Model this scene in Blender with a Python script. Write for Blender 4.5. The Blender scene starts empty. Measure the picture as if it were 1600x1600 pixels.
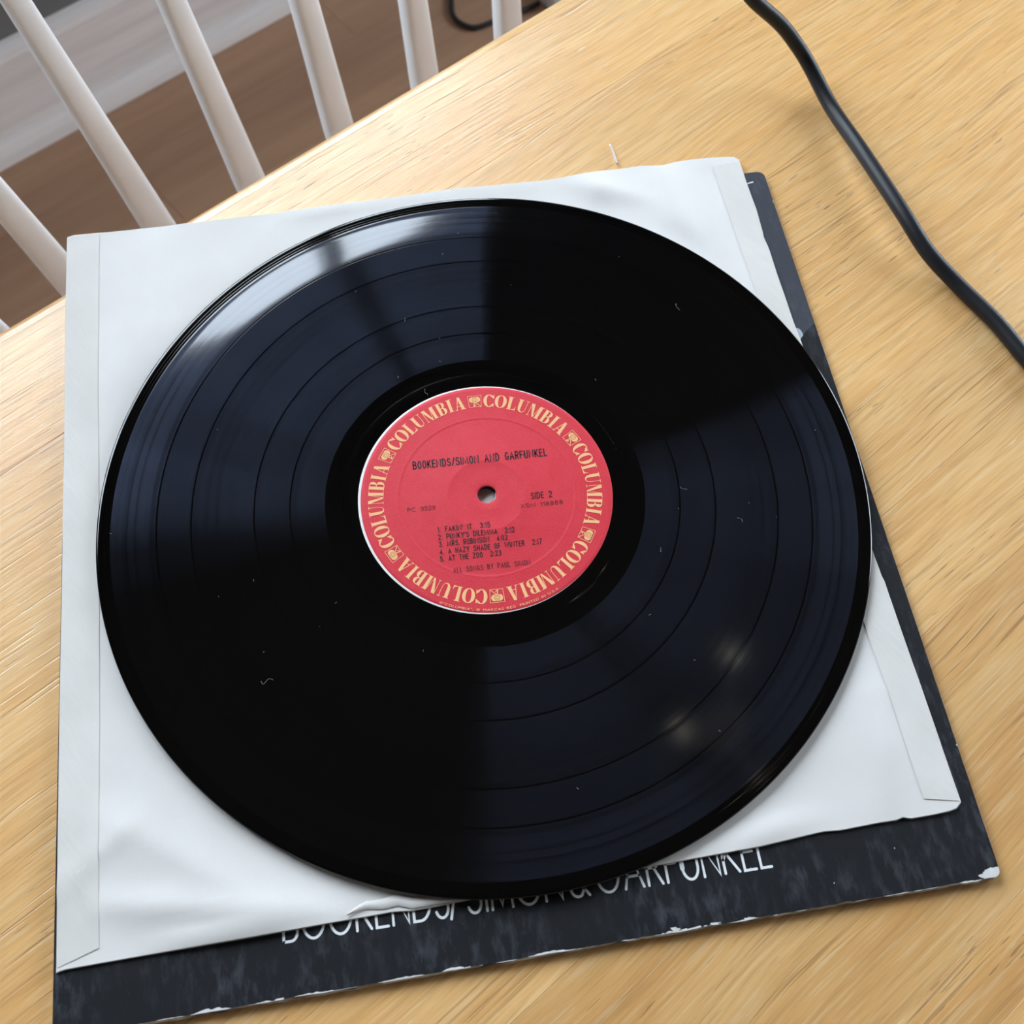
import bpy, bmesh, math, random
from mathutils import Vector, Matrix, noise

random.seed(7)
PI = math.pi
R = math.radians
SC = bpy.context.scene
COL = SC.collection

# ------------------------------------------------------------------ camera
TT = 0.72                                   # height of the table top above the floor
cd = bpy.data.cameras.new('camera')
cam = bpy.data.objects.new('camera', cd)
COL.objects.link(cam)
cd.sensor_width = 36.0
cd.lens = 1711.94 / 1600.0 * 36.0
cd.clip_start = 0.01
cam.matrix_world = Matrix(((0.763353, 0.579565, -0.2853, -0.11862),
                           (-0.64595, 0.689227, -0.3282, -0.15254),
                           (0.006423, 0.434822, 0.900494, 1.11003),
                           (0, 0, 0, 1)))
cd.dof.use_dof = True
cd.dof.focus_distance = 0.43
cd.dof.aperture_fstop = 18.0
SC.camera = cam

# ------------------------------------------------------------------ view and sky
SC.view_settings.view_transform = 'Standard'
SC.view_settings.look = 'None'
SC.view_settings.gamma = 1.0
SC.view_settings.use_curve_mapping = False
SC.view_settings.exposure = 0.04

world = bpy.data.worlds.new('overcast_sky')
SC.world = world
world.use_nodes = True
wn = world.node_tree
wn.nodes.clear()
w_out = wn.nodes.new('ShaderNodeOutputWorld')
w_bg = wn.nodes.new('ShaderNodeBackground')
w_tc = wn.nodes.new('ShaderNodeTexCoord')
w_sep = wn.nodes.new('ShaderNodeSeparateXYZ')
w_ramp = wn.nodes.new('ShaderNodeValToRGB')
w_ramp.color_ramp.elements[0].position = 0.47
w_ramp.color_ramp.elements[0].color = (0.09, 0.09, 0.08, 1)
w_ramp.color_ramp.elements[1].position = 0.53
w_ramp.color_ramp.elements[1].color = (0.77, 0.88, 1.0, 1)
w_map = wn.nodes.new('ShaderNodeMapRange')
w_map.inputs[1].default_value = -1
w_map.inputs[2].default_value = 1
wn.links.new(w_tc.outputs['Generated'], w_sep.inputs[0])
wn.links.new(w_sep.outputs['Z'], w_map.inputs[0])
wn.links.new(w_map.outputs[0], w_ramp.inputs[0])
wn.links.new(w_ramp.outputs[0], w_bg.inputs['Color'])
w_bg.inputs['Strength'].default_value = 15.0
wn.links.new(w_bg.outputs[0], w_out.inputs[0])

# window opening in the back wall (room behind the table's far edge)
WALL_Y = 1.10
WX0, WX1, WZ0, WZ1 = -0.62, 0.97, 0.93, 1.95
# a second window lights the room from its right side
RX0, RX1, RY0 = -1.9, 2.3, -2.3
RH = 2.40
W2Y0, W2Y1, W2Z0, W2Z1 = -1.30, 0.22, 0.90, 2.10


def portal(loc, rot, sx, sy):
    li = bpy.data.lights.new('window_daylight', 'AREA')
    li.shape = 'RECTANGLE'
    li.size, li.size_y = sx, sy
    li.cycles.is_portal = True
    lo = bpy.data.objects.new('window_daylight', li)
    COL.objects.link(lo)
    lo.location = loc
    lo.rotation_euler = rot


portal(((WX0 + WX1) / 2, WALL_Y + 0.085, (WZ0 + WZ1) / 2), (R(-90), 0, 0), WX1 - WX0, WZ1 - WZ0)
portal((RX1 + 0.085, (W2Y0 + W2Y1) / 2, (W2Z0 + W2Z1) / 2), (0, R(90), 0), W2Z1 - W2Z0, W2Y1 - W2Y0)


# ------------------------------------------------------------------ helpers
class Mat:
    """small node-graph helper"""
    def __init__(self, name):
        self.m = bpy.data.materials.new(name)
        self.m.use_nodes = True
        self.t = self.m.node_tree
        self.bsdf = self.t.nodes['Principled BSDF']
        self.out = self.t.nodes['Material Output']

    def n(self, typ, **kw):
        nd = self.t.nodes.new(typ)
        for k, v in kw.items():
            setattr(nd, k, v)
        return nd

    def l(self, a, b):
        self.t.links.new(a, b)

    def put(self, sock, v):
        if isinstance(v, bpy.types.NodeSocket):
            self.l(v, sock)
        else:
            sock.default_value = v

    def math(self, op, a, b=0.0, c=None, clamp=False):
        nd = self.n('ShaderNodeMath', operation=op, use_clamp=clamp)
        self.put(nd.inputs[0], a)
        self.put(nd.inputs[1], b)
        if c is not None:
            self.put(nd.inputs[2], c)
        return nd.outputs[0]

    def coord(self, scale=(1, 1, 1), rot=(0, 0, 0), loc=(0, 0, 0)):
        tc = self.n('ShaderNodeTexCoord')
        mp = self.n('ShaderNodeMapping')
        mp.inputs['Scale'].default_value = scale
        mp.inputs['Rotation'].default_value = rot
        mp.inputs['Location'].default_value = loc
        self.l(tc.outputs['Object'], mp.inputs['Vector'])
        return mp.outputs[0]

    def noise(self, vec, scale=5, detail=3, rough=0.5, dist=0.0):
        nd = self.n('ShaderNodeTexNoise')
        self.l(vec, nd.inputs['Vector'])
        nd.inputs['Scale'].default_value = scale
        nd.inputs['Detail'].default_value = detail
        nd.inputs['Roughness'].default_value = rough
        nd.inputs['Distortion'].default_value = dist
        return nd.outputs[0]

    def ramp(self, fac, stops):
        nd = self.n('ShaderNodeValToRGB')
        cr = nd.color_ramp
        while len(cr.elements) < len(stops):
            cr.elements.new(0.5)
        for e, (p, c) in zip(cr.elements, stops):
            e.position = p
            e.color = c if len(c) == 4 else (*c, 1)
        self.put(nd.inputs[0], fac)
        return nd.outputs[0]

    def ramp1(self, fac, p0, p1):
        nd = self.n('ShaderNodeMapRange')
        self.put(nd.inputs[0], fac)
        nd.inputs[1].default_value = p0
        nd.inputs[2].default_value = p1
        return nd.outputs[0]

    def mix(self, fac, a, b, blend='MIX'):
        nd = self.n('ShaderNodeMix', data_type='RGBA', blend_type=blend)
        self.put(nd.inputs[0], fac)
        self.put(nd.inputs[6], a if isinstance(a, bpy.types.NodeSocket) or len(a) == 4 else (*a, 1))
        self.put(nd.inputs[7], b if isinstance(b, bpy.types.NodeSocket) or len(b) == 4 else (*b, 1))
        return nd.outputs[2]

    def bump(self, h, strength=0.3, dist=0.001):
        nd = self.n('ShaderNodeBump')
        nd.inputs['Strength'].default_value = strength
        nd.inputs['Distance'].default_value = dist
        self.l(h, nd.inputs['Height'])
        self.l(nd.outputs[0], self.bsdf.inputs['Normal'])
        return nd.outputs[0]

    def set(self, **kw):
        names = dict(color='Base Color', rough='Roughness', metal='Metallic', spec='Specular IOR Level', ior='IOR')
        for k, v in kw.items():
            s = self.bsdf.inputs[names[k]]
            if k == 'color' and not isinstance(v, bpy.types.NodeSocket) and len(v) == 3:
                v = (*v, 1)
            self.put(s, v)
        return self


def link(name, me, mat=None, parent=None, loc=None):
    o = bpy.data.objects.new(name, me)
    COL.objects.link(o)
    if mat is not None:
        for mm in (mat if isinstance(mat, (list, tuple)) else [mat]):
            me.materials.append(mm)
    if parent is not None:
        o.parent = parent
    if loc is not None:
        o.location = loc
    return o


def mesh(name, verts, faces, smooth=False):
    me = bpy.data.meshes.new(name)
    me.from_pydata([tuple(v) for v in verts], [], faces)
    me.update()
    if smooth:
        me.polygons.foreach_set('use_smooth', [True] * len(me.polygons))
    return me


def empty(name, loc, label, cat, group=None):
    o = bpy.data.objects.new(name, None)
    o.empty_display_size = 0.05
    COL.objects.link(o)
    o.location = loc
    o['label'] = label
    o['category'] = cat
    if group:
        o['group'] = group
    return o


def tag(o, label=None, cat=None, group=None, kind=None):
    for k, v in (('label', label), ('category', cat), ('group', group), ('kind', kind)):
        if v:
            o[k] = v
    return o


def bm_box(bm, c, s, bevel=0.0, mat=Matrix.Identity(4)):
    r = bmesh.ops.create_cube(bm, size=1.0, matrix=mat @ Matrix.Translation(c) @ Matrix.Diagonal((*s, 1)))
    if bevel > 0:
        es = list({e for v in r['verts'] for e in v.link_edges})
        bmesh.ops.bevel(bm, geom=es, offset=bevel, segments=2, affect='EDGES', profile=0.5)


def box(name, x0, x1, y0, y1, z0, z1, mat, parent=None, bevel=0.0, smooth=False):
    bm = bmesh.new()
    bm_box(bm, ((x0 + x1) / 2, (y0 + y1) / 2, (z0 + z1) / 2), (x1 - x0, y1 - y0, z1 - z0), bevel)
    me = bpy.data.meshes.new(name)
    bm.to_mesh(me)
    bm.free()
    return link(name, me, mat, parent)


def lathe(name, prof, n, mat, parent=None, loc=None, closed=False, cx=0.0, cy=0.0, curl=None):
    vs, fs = [], []
    m = len(prof)
    for i in range(n):
        a = 2 * PI * i / n
        for r, z in prof:
            if curl:
                z -= curl(r) * (1 - warp(math.degrees(a)))
            vs.append((cx + r * math.cos(a), cy + r * math.sin(a), z))
    for i in range(n):
        j = (i + 1) % n
        for k in range(m - 1 if not closed else m):
            k2 = (k + 1) % m
            fs.append((i * m + k, j * m + k, j * m + k2, i * m + k2))
    return link(name, mesh(name, vs, fs, True), mat, parent, loc)


def catmull(pts, per=8):
    pts = [Vector(p) for p in pts]
    P = [pts[0] * 2 - pts[1]] + pts + [pts[-1] * 2 - pts[-2]]
    out = []
    for i in range(1, len(P) - 2):
        a, b, c, d = P[i - 1:i + 3]
        for k in range(per):
            t = k / per
            out.append(0.5 * ((2 * b) + (c - a) * t + (2 * a - 5 * b + 4 * c - d) * t * t + (3 * b - a - 3 * c + d) * t ** 3))
    out.append(pts[-1])
    return out


def tube_data(path, rad, n=12, squash=1.0):
    """rings around a path; rad may be a list"""
    vs, fs = [], []
    for i, p in enumerate(path):
        t = (path[min(i + 1, len(path) - 1)] - path[max(i - 1, 0)]).normalized()
        up = Vector((0, 0, 1)) if abs(t.z) < 0.95 else Vector((1, 0, 0))
        s = t.cross(up).normalized()
        u = s.cross(t).normalized()
        r = rad[i] if isinstance(rad, (list, tuple)) else rad
        for k in range(n):
            a = 2 * PI * k / n
            vs.append(p + s * (r * math.cos(a)) + u * (r * squash * math.sin(a)))
    for i in range(len(path) - 1):
        for k in range(n):
            k2 = (k + 1) % n
            fs.append((i * n + k, i * n + k2, (i + 1) * n + k2, (i + 1) * n + k))
    fs.append(tuple(range(n))[::-1])
    b = (len(path) - 1) * n
    fs.append(tuple(b + k for k in range(n)))
    return vs, fs


# ------------------------------------------------------------------ materials
def m_simple(name, col, rough=0.5, spec=0.5, nscale=None, namp=0.08, bump=0.0):
    M = Mat(name)
    if nscale:
        v = M.coord()
        f = M.noise(v, nscale, 4, 0.6)
        M.set(color=M.mix(f, tuple(c * (1 - namp) for c in col), tuple(min(1, c * (1 + namp)) for c in col)))
        if bump:
            M.bump(f, bump, 0.001)
    else:
        M.set(color=col)
    M.set(rough=rough, spec=spec)
    return M.m


def m_table():
    M = Mat('varnished_beech')
    oi = M.n('ShaderNodeObjectInfo')
    off = M.n('ShaderNodeCombineXYZ')
    M.l(M.math('MULTIPLY', oi.outputs['Random'], 3.7), off.inputs[0])
    M.l(M.math('MULTIPLY', oi.outputs['Random'], 11.3), off.inputs[2])
    tc = M.n('ShaderNodeTexCoord')
    base = M.n('ShaderNodeVectorMath', operation='ADD')
    M.l(tc.outputs['Object'], base.inputs[0])
    M.l(off.outputs[0], base.inputs[1])
    # slow wander so the grain lines are not ruler straight
    wv = M.n('ShaderNodeTexNoise')
    wv.inputs['Scale'].default_value = 5.0
    wv.inputs['Detail'].default_value = 2
    M.l(base.outputs[0], wv.inputs['Vector'])
    wob = M.n('ShaderNodeVectorMath', operation='MULTIPLY_ADD')
    M.l(wv.outputs['Color'], wob.inputs[0])
    wob.inputs[1].default_value = (0.0, 0.020, 0.0)
    M.l(base.outputs[0], wob.inputs[2])

    def st(sx, sy):
        mp = M.n('ShaderNodeMapping')
        mp.inputs['Scale'].default_value = (sx, sy, 30)
        M.l(wob.outputs[0], mp.inputs['Vector'])
        return mp.outputs[0]
    broad = M.noise(st(2.6, 24), 1.0, 4, 0.6, 0.5)
    mid = M.noise(st(10, 190), 1.0, 3, 0.65)
    fine = M.noise(st(34, 760), 1.0, 2, 0.6)
    line = M.noise(st(15, 560), 1.0, 2, 0.55)
    lmask = M.noise(st(5, 22), 1.0, 3, 0.6)
    pore = M.noise(st(75, 900), 1.0, 1, 0.45)
    pmask = M.noise(st(5, 16), 1.0, 2, 0.5)
    fleck = M.noise(st(90, 420), 1.0, 1, 0.5)
    blotch = M.noise(st(9, 14), 1.0, 3, 0.6, 1.2)
    c = M.ramp(broad, [(0.30, (0.78, 0.40, 0.135)), (0.46, (0.86, 0.48, 0.175)), (0.60, (0.90, 0.535, 0.215)), (0.74, (0.94, 0.62, 0.29))])
    c = M.mix(M.math('MULTIPLY', M.ramp1(blotch, 0.55, 0.75), 0.30), c, (0.86, 0.64, 0.33))
    c = M.mix(M.math('MULTIPLY', M.ramp1(mid, 0.42, 0.72), 0.28), c, (0.47, 0.24, 0.085))
    c = M.mix(M.math('MULTIPLY', M.ramp1(fine, 0.53, 0.66), 0.30), c, (0.95, 0.74, 0.44))
    c = M.mix(M.math('MULTIPLY', M.ramp1(fine, 0.47, 0.34), 0.30), c, (0.50, 0.25, 0.085))
    lk = M.math('MULTIPLY', M.ramp1(line, 0.58, 0.66), M.ramp1(lmask, 0.40, 0.62))
    c = M.mix(M.math('MULTIPLY', lk, 0.50), c, (0.30, 0.15, 0.06))
    pk = M.math('MULTIPLY', M.ramp1(pore, 0.69, 0.73), M.ramp1(pmask, 0.42, 0.62))
    c = M.mix(M.math('MULTIPLY', pk, 0.75), c, (0.16, 0.09, 0.05))
    c = M.mix(M.math('MULTIPLY', M.ramp1(fleck, 0.77, 0.83), 0.5), c, (0.90, 0.80, 0.62))
    tone = M.math('MULTIPLY_ADD', oi.outputs['Random'], 0.20, 0.90)
    hs = M.n('ShaderNodeHueSaturation')
    M.l(tone, hs.inputs['Value'])
    hs.inputs['Saturation'].default_value = 1.0
    M.l(c, hs.inputs['Color'])
    M.set(color=hs.outputs[0], spec=1.0)
    M.set(rough=M.math('MULTIPLY_ADD', mid, 0.12, 0.26))
    M.bsdf.inputs['Coat Weight'].default_value = 0.16
    M.bsdf.inputs['Coat Roughness'].default_value = 0.30
    M.bsdf.inputs['Coat IOR'].default_value = 1.55
    h = M.math('ADD', M.math('MULTIPLY', fine, 0.5), M.math('MULTIPLY', M.math('ADD', pk, lk), -0.9))
    M.bump(h, 0.25, 0.0006)
    return M.m


def m_floor():
    M = Mat('brown_laminate')
    oi = M.n('ShaderNodeObjectInfo')
    v = M.coord((3, 40, 10))
    f = M.noise(v, 1.0, 4, 0.6, 0.3)
    v2 = M.coord((1.5, 9, 3))
    f2 = M.noise(v2, 1.0, 3, 0.5)
    c = M.ramp(f, [(0.3, (0.37, 0.195, 0.112)), (0.7, (0.50, 0.285, 0.17))])
    c = M.mix(M.math('MULTIPLY', f2, 0.5), c, (0.46, 0.285, 0.18))
    hs = M.n('ShaderNodeHueSaturation')
    M.l(M.math('MULTIPLY_ADD', oi.outputs['Random'], 0.12, 0.95), hs.inputs['Value'])
    M.l(c, hs.inputs['Color'])
    M.set(color=hs.outputs[0], rough=0.42)
    return M.m


def m_painted_wood(name, col):
    M = Mat(name)
    f = M.noise(M.coord((2.5, 60, 60)), 1.0, 4, 0.6, 0.4)
    g = M.noise(M.coord(), 14, 3, 0.5)
    c = M.mix(M.ramp1(f, 0.35, 0.72), tuple(x * 0.80 for x in col), col)
    c = M.mix(M.math('MULTIPLY', g, 0.25), c, tuple(x * 0.85 for x in col))
    M.set(color=c, rough=0.5)
    M.bump(f, 0.15, 0.002)
    return M.m


def m_paper():
    M = Mat('aged_white_paper')
    v = M.coord()
    f = M.noise(v, 900, 2, 0.6)
    g = M.noise(v, 14, 4, 0.6, 0.5)
    s = M.noise(v, 70, 3, 0.6)
    c = M.mix(M.ramp1(g, 0.3, 0.7), (0.82, 0.79, 0.755), (0.76, 0.73, 0.69))
    c = M.mix(M.math('MULTIPLY', M.ramp1(s, 0.55, 0.8), 0.35), c, (0.74, 0.73, 0.69))
    M.set(color=c, rough=0.85, spec=0.25)
    h = M.math('ADD', M.math('MULTIPLY', f, 0.12), M.math('MULTIPLY', s, 0.5))
    M.bump(h, 0.22, 0.0008)
    return M.m


def m_flap():
    M = Mat('glued_paper_flap')
    v = M.coord()
    g = M.noise(v, 22, 4, 0.6, 0.5)
    s = M.noise(M.coord((160, 30, 30), (0, 0, R(-58))), 1.0, 3, 0.6)
    c = M.mix(M.ramp1(g, 0.3, 0.7), (0.79, 0.755, 0.71), (0.72, 0.685, 0.635))
    c = M.mix(M.math('MULTIPLY', M.ramp1(s, 0.5, 0.8), 0.3), c, (0.70, 0.67, 0.62))
    M.set(color=c, rough=0.85, spec=0.25)
    M.bump(s, 0.2, 0.0008)
    return M.m


def m_cover():
    """black printed board: a slate grey upper photograph area, scuffs, chipped white edge"""
    M = Mat('printed_black_board')
    S2 = 0.15826
    tc = M.n('ShaderNodeTexCoord')
    sp = M.n('ShaderNodeSeparateXYZ')
    M.l(tc.outputs['Object'], sp.inputs[0])
    X, Y, Z = sp.outputs
    # print: grey backdrop above, black below with a rounded upper outline
    dx = M.math('SUBTRACT', X, 0.1745)
    dy = M.math('SUBTRACT', Y, 0.0445)
    rr = M.math('SQRT', M.math('ADD', M.math('MULTIPLY', dx, dx), M.math('MULTIPLY', dy, dy)))
    black = M.math('MAXIMUM', M.math('LESS_THAN', rr, 0.0318), M.math('LESS_THAN', Y, 0.045))
    c = M.mix(black, (0.052, 0.056, 0.068), (0.0115, 0.012, 0.0145))
    px = M.math('SUBTRACT', X, 0.1496)
    py = M.math('SUBTRACT', Y, 0.0672)
    pr = M.math('SQRT', M.math('ADD', M.math('MULTIPLY', px, px), M.math('MULTIPLY', M.math('MULTIPLY', py, py), 0.35)))
    c = M.mix(M.math('MULTIPLY', M.math('LESS_THAN', pr, 0.0021), M.math('SUBTRACT', 1.0, M.math('LESS_THAN', rr, 0.0318))), c, (0.45, 0.5, 0.56))
    v = M.coord()
    n1 = M.noise(M.coord((260, 90, 1)), 1.0, 4, 0.65)
    n2 = M.noise(v, 34, 3, 0.55)
    sc = M.math('MULTIPLY', M.ramp1(n1, 0.47, 0.78), M.ramp1(n2, 0.36, 0.68))
    c = M.mix(M.math('MULTIPLY', sc, 0.36), c, (0.20, 0.215, 0.25))
    n3 = M.noise(v, 420, 2, 0.5)
    c = M.mix(M.math('MULTIPLY', M.ramp1(n3, 0.76, 0.80), 0.7), c, (0.75, 0.76, 0.78))
    # chipped rim: more along the bottom edge and at the lower right corner
    n4 = M.noise(M.coord((140, 420, 200)), 1.0, 3, 0.6)
    n5 = M.noise(M.coord((22, 30, 1)), 1.0, 2, 0.5)
    db = M.math('ADD', Y, S2)
    dr = M.math('SUBTRACT', S2, X)
    reach = M.math('MULTIPLY', M.ramp1(n4, 0.45, 0.75), M.math('MULTIPLY', M.ramp1(n5, 0.38, 0.62), 0.0022))
    chip = M.math('LESS_THAN', db, reach)
    cr = M.math('SQRT', M.math('ADD', M.math('MULTIPLY', M.math('MULTIPLY', dr, dr), 0.45), M.math('MULTIPLY', db, M.math('MULTIPLY', db, 1.8))))
    corner = M.math('LESS_THAN', cr, M.math('MULTIPLY_ADD', n4, 0.007, 0.0012))
    chip = M.math('MAXIMUM', chip, corner)
    reach2 = M.math('MULTIPLY', M.ramp1(n4, 0.62, 0.80), M.math('MULTIPLY', M.ramp1(n5, 0.52, 0.70), 0.0012))
    chip = M.math('MAXIMUM', chip, M.math('LESS_THAN', dr, reach2))
    c = M.mix(chip, c, M.ramp(n1, [(0.3, (0.62, 0.60, 0.57)), (0.7, (0.82, 0.81, 0.79))]))
    M.set(color=c, rough=M.math('MULTIPLY_ADD', n2, 0.2, 0.5), spec=0.22)
    M.bump(M.math('ADD', n1, n2), 0.12, 0.0006)
    return M.m


def m_board_edge(name, dark):
    M = Mat(name)
    n = M.noise(M.coord((90, 90, 600)), 1.0, 3, 0.6)
    if dark:
        c = M.ramp(n, [(0.35, (0.012, 0.012, 0.014)), (0.66, (0.03, 0.03, 0.032)), (0.74, (0.45, 0.42, 0.38))])
    else:
        c = M.ramp(n, [(0.34, (0.035, 0.03, 0.028)), (0.46, (0.30, 0.26, 0.22)), (0.62, (0.62, 0.59, 0.54)), (0.75, (0.80, 0.79, 0.76))])
    M.set(color=c, rough=0.8)
    M.bump(n, 0.5, 0.001)
    return M.m


GAPS = (0.1277, 0.1144, 0.0902, 0.0763)


def m_vinyl():
    M = Mat('pressed_vinyl')
    tc = M.n('ShaderNodeTexCoord')
    sp = M.n('ShaderNodeSeparateXYZ')
    M.l(tc.outputs['Object'], sp.inputs[0])
    r = M.math('SQRT', M.math('ADD', M.math('MULTIPLY', sp.outputs[0], sp.outputs[0]), M.math('MULTIPLY', sp.outputs[1], sp.outputs[1])))
    groove = M.math('MULTIPLY', M.math('GREATER_THAN', r, 0.0628), M.math('LESS_THAN', r, 0.1453))
    for g in GAPS:
        groove = M.math('MULTIPLY', groove, M.math('GREATER_THAN', M.math('ABSOLUTE', M.math('SUBTRACT', r, g)), 0.00030))
    # loud and quiet passages: rings of slightly different sheen
    cx = M.n('ShaderNodeCombineXYZ')
    M.l(r, cx.inputs[0])
    rn = M.noise(cx.outputs[0], 260, 4, 0.7)
    rb = M.noise(cx.outputs[0], 60, 2, 0.5)
    smear = M.noise(tc.outputs['Object'], 30, 4, 0.6)
    outer = M.math('MULTIPLY_ADD', M.math('GREATER_THAN', r, 0.1277), M.math('MULTIPLY', M.ramp1(rn, 0.42, 0.72), 2.2), 0.9)
    sheen = M.math('MULTIPLY', M.math('MULTIPLY', M.math('MULTIPLY_ADD', rn, 1.2, 0.1), outer), M.math('MULTIPLY_ADD', rb, 1.0, 0.4))
    sheen = M.math('MULTIPLY', sheen, M.math('MULTIPLY_ADD', smear, 0.5, 0.75))
    tan = M.n('ShaderNodeTangent', direction_type='RADIAL', axis='Z')
    an = M.n('ShaderNodeBsdfAnisotropic')
    an.distribution = 'GGX'
    an.inputs['Roughness'].default_value = 0.2
    an.inputs['Anisotropy'].default_value = 0.86
    M.l(tan.outputs[0], an.inputs['Tangent'])
    colr = M.mix(1.0, (0.010, 0.0125, 0.019), (0, 0, 0))
    mc = M.n('ShaderNodeMix', data_type='RGBA')
    M.put(mc.inputs[0], M.math('MULTIPLY', sheen, groove))
    mc.inputs[6].default_value = (0, 0, 0, 1)
    mc.inputs[7].default_value = (0.0125, 0.015, 0.023, 1)
    M.l(mc.outputs[2], an.inputs['Color'])
    M.set(color=(0.0008, 0.0008, 0.001), ior=1.56)
    M.set(rough=M.math('MULTIPLY_ADD', groove, 0.02, 0.055))
    add = M.n('ShaderNodeAddShader')
    M.l(M.bsdf.outputs[0], add.inputs[0])
    M.l(an.outputs[0], add.inputs[1])
    M.l(add.outputs[0], M.out.inputs['Surface'])
    h = M.math('MULTIPLY', M.math('MULTIPLY', rn, groove), 1.0)
    M.bump(h, 0.03, 0.0003)
    return M.m


def m_label():
    M = Mat('red_label_paper')
    v = M.coord()
    f = M.noise(v, 1500, 2, 0.6)
    g = M.noise(v, 120, 3, 0.6)
    c = M.mix(f, (0.60, 0.024, 0.040), (0.78, 0.048, 0.066))
    c = M.mix(M.math('MULTIPLY', M.ramp1(g, 0.4, 0.8), 0.25), c, (0.78, 0.085, 0.10))
    M.set(color=c, rough=0.55, spec=0.3)
    M.bump(f, 0.2, 0.0005)
    return M.m


def m_glass():
    M = Mat('window_glass')
    tr = M.n('ShaderNodeBsdfTransparent')
    gl = M.n('ShaderNodeBsdfGlossy')
    gl.inputs['Roughness'].default_value = 0.02
    mx = M.n('ShaderNodeMixShader')
    mx.inputs[0].default_value = 0.08
    M.l(tr.outputs[0], mx.inputs[1])
    M.l(gl.outputs[0], mx.inputs[2])
    M.l(mx.outputs[0], M.out.inputs['Surface'])
    return M.m


def m_emit(name, col, s):
    M = Mat(name)
    M.set(color=(0.8, 0.8, 0.8))
    M.bsdf.inputs['Emission Color'].default_value = (*col, 1)
    M.bsdf.inputs['Emission Strength'].default_value = s
    return M.m


MT = dict(
    table=m_table(), floor=m_floor(), paper=m_paper(), flap=m_flap(), cover=m_cover(),
    edge_light=m_board_edge('worn_board_edge', False), edge_dark=m_board_edge('black_board_edge', True),
    vinyl=m_vinyl(), label=m_label(), glass=m_glass(),
    wall=m_simple('grey_wall_paint', (0.16, 0.16, 0.155), 0.8, 0.3, 30, 0.05, 0.1),
    room=m_simple('white_wall_paint', (0.62, 0.61, 0.59), 0.85, 0.3, 30, 0.03, 0.1),
    ceiling=m_simple('dark_timber_ceiling', (0.12, 0.115, 0.105), 0.9, 0.2, 20, 0.03),
    skirting=m_painted_wood('greyed_white_paint', (0.92, 0.86, 0.83)),
    chair=m_simple('white_chair_paint', (0.86, 0.855, 0.86), 0.38, 0.5, 40, 0.05, 0.05),
    frame=m_simple('white_window_paint', (0.78, 0.78, 0.77), 0.4, 0.5, 25, 0.03),
    cord=m_simple('black_cord_rubber', (0.010, 0.011, 0.014), 0.45, 0.35, 260, 0.2),
    cable=m_simple('black_cable_plastic', (0.012, 0.011, 0.011), 0.5, 0.4, 200, 0.2),
    plug=m_simple('pale_grey_plastic', (0.50, 0.50, 0.50), 0.45, 0.5, 60, 0.04),
    label_edge=m_simple('label_white_border', (0.86, 0.82, 0.80), 0.7, 0.3, 400, 0.05),
    gold=m_simple('pale_orange_ink', (1.0, 0.51, 0.24), 0.6, 0.3, 2000, 0.10),
    ochre=m_simple('ochre_ink', (0.50, 0.20, 0.05), 0.6, 0.3, 2000, 0.1),
    ink=m_simple('black_label_ink', (0.030, 0.010, 0.014), 0.5, 0.4, 2500, 0.5),
    ink_thin=m_simple('thin_black_ink', (0.06, 0.010, 0.015), 0.5, 0.4, 2500, 0.4),
    white_ink=m_simple('white_cover_ink', (0.84, 0.86, 0.86), 0.5, 0.4, 300, 0.06),
    etch=m_simple('scratched_vinyl', (0.035, 0.035, 0.037), 0.4, 0.5, 900, 0.5),
    lint=m_simple('pale_lint', (0.30, 0.30, 0.31), 0.9, 0.2, 500, 0.4),
    thread=m_simple('pale_thread', (0.75, 0.70, 0.70), 0.9, 0.2, 500, 0.1),
    brass=m_simple('satin_steel', (0.55, 0.55, 0.56), 0.35, 0.5, 60, 0.05),
    bulb=m_emit('lit_bulb', (1.0, 0.95, 0.80), 3.5),
)

# ------------------------------------------------------------------ the room
fl = box('floor', RX0, RX1, RY0, WALL_Y, -0.06, -0.006, MT['floor'])
tag(fl, kind='structure')
plank_me = {}
PW, PL = 0.128, 0.95
row = 0
y = WALL_Y - 0.002
while y > -0.75:
    x = -1.35 - (row * 0.37) % PL
    while x < 1.9:
        x0, x1 = max(x, RX0), min(x + PL, RX1)
        key = (round(x1 - x0, 3))
        if key not in plank_me:
            bm = bmesh.new()
            bm_box(bm, ((x1 - x0) / 2, -PW / 2, -0.003), (x1 - x0 - 0.0004, PW - 0.0004, 0.006), 0.0003)
            me = bpy.data.meshes.new('floor_plank')
            bm.to_mesh(me)
            bm.free()
            me.materials.append(MT['floor'])
            plank_me[key] = me
        link('plank', plank_me[key], None, fl, (x0, y, 0))
        x += PL
    y -= PW
    row += 1

# walls with window openings: each wall one mesh of pieces around its opening
wt = 0.08


def wall(name, axis, pos, out, lo, hi, op, mat):
    """axis 'x': a wall running along x at y = pos; out = +1 / -1 side its thickness lies on"""
    bm = bmesh.new()
    parts = [(lo, hi, 0, RH)] if op is None else [(lo, op[0], 0, RH), (op[1], hi, 0, RH), (op[0], op[1], 0, op[2]), (op[0], op[1], op[3], RH)]
    for a, b, z0, z1 in parts:
        c = pos + out * wt / 2
        if axis == 'x':
            bm_box(bm, ((a + b) / 2, c, (z0 + z1) / 2), (b - a, wt, z1 - z0))
        else:
            bm_box(bm, (c, (a + b) / 2, (z0 + z1) / 2), (wt, b - a, z1 - z0))
    me = bpy.data.meshes.new(name)
    bm.to_mesh(me)
    bm.free()
    tag(link(name, me, mat), kind='structure')


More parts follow.
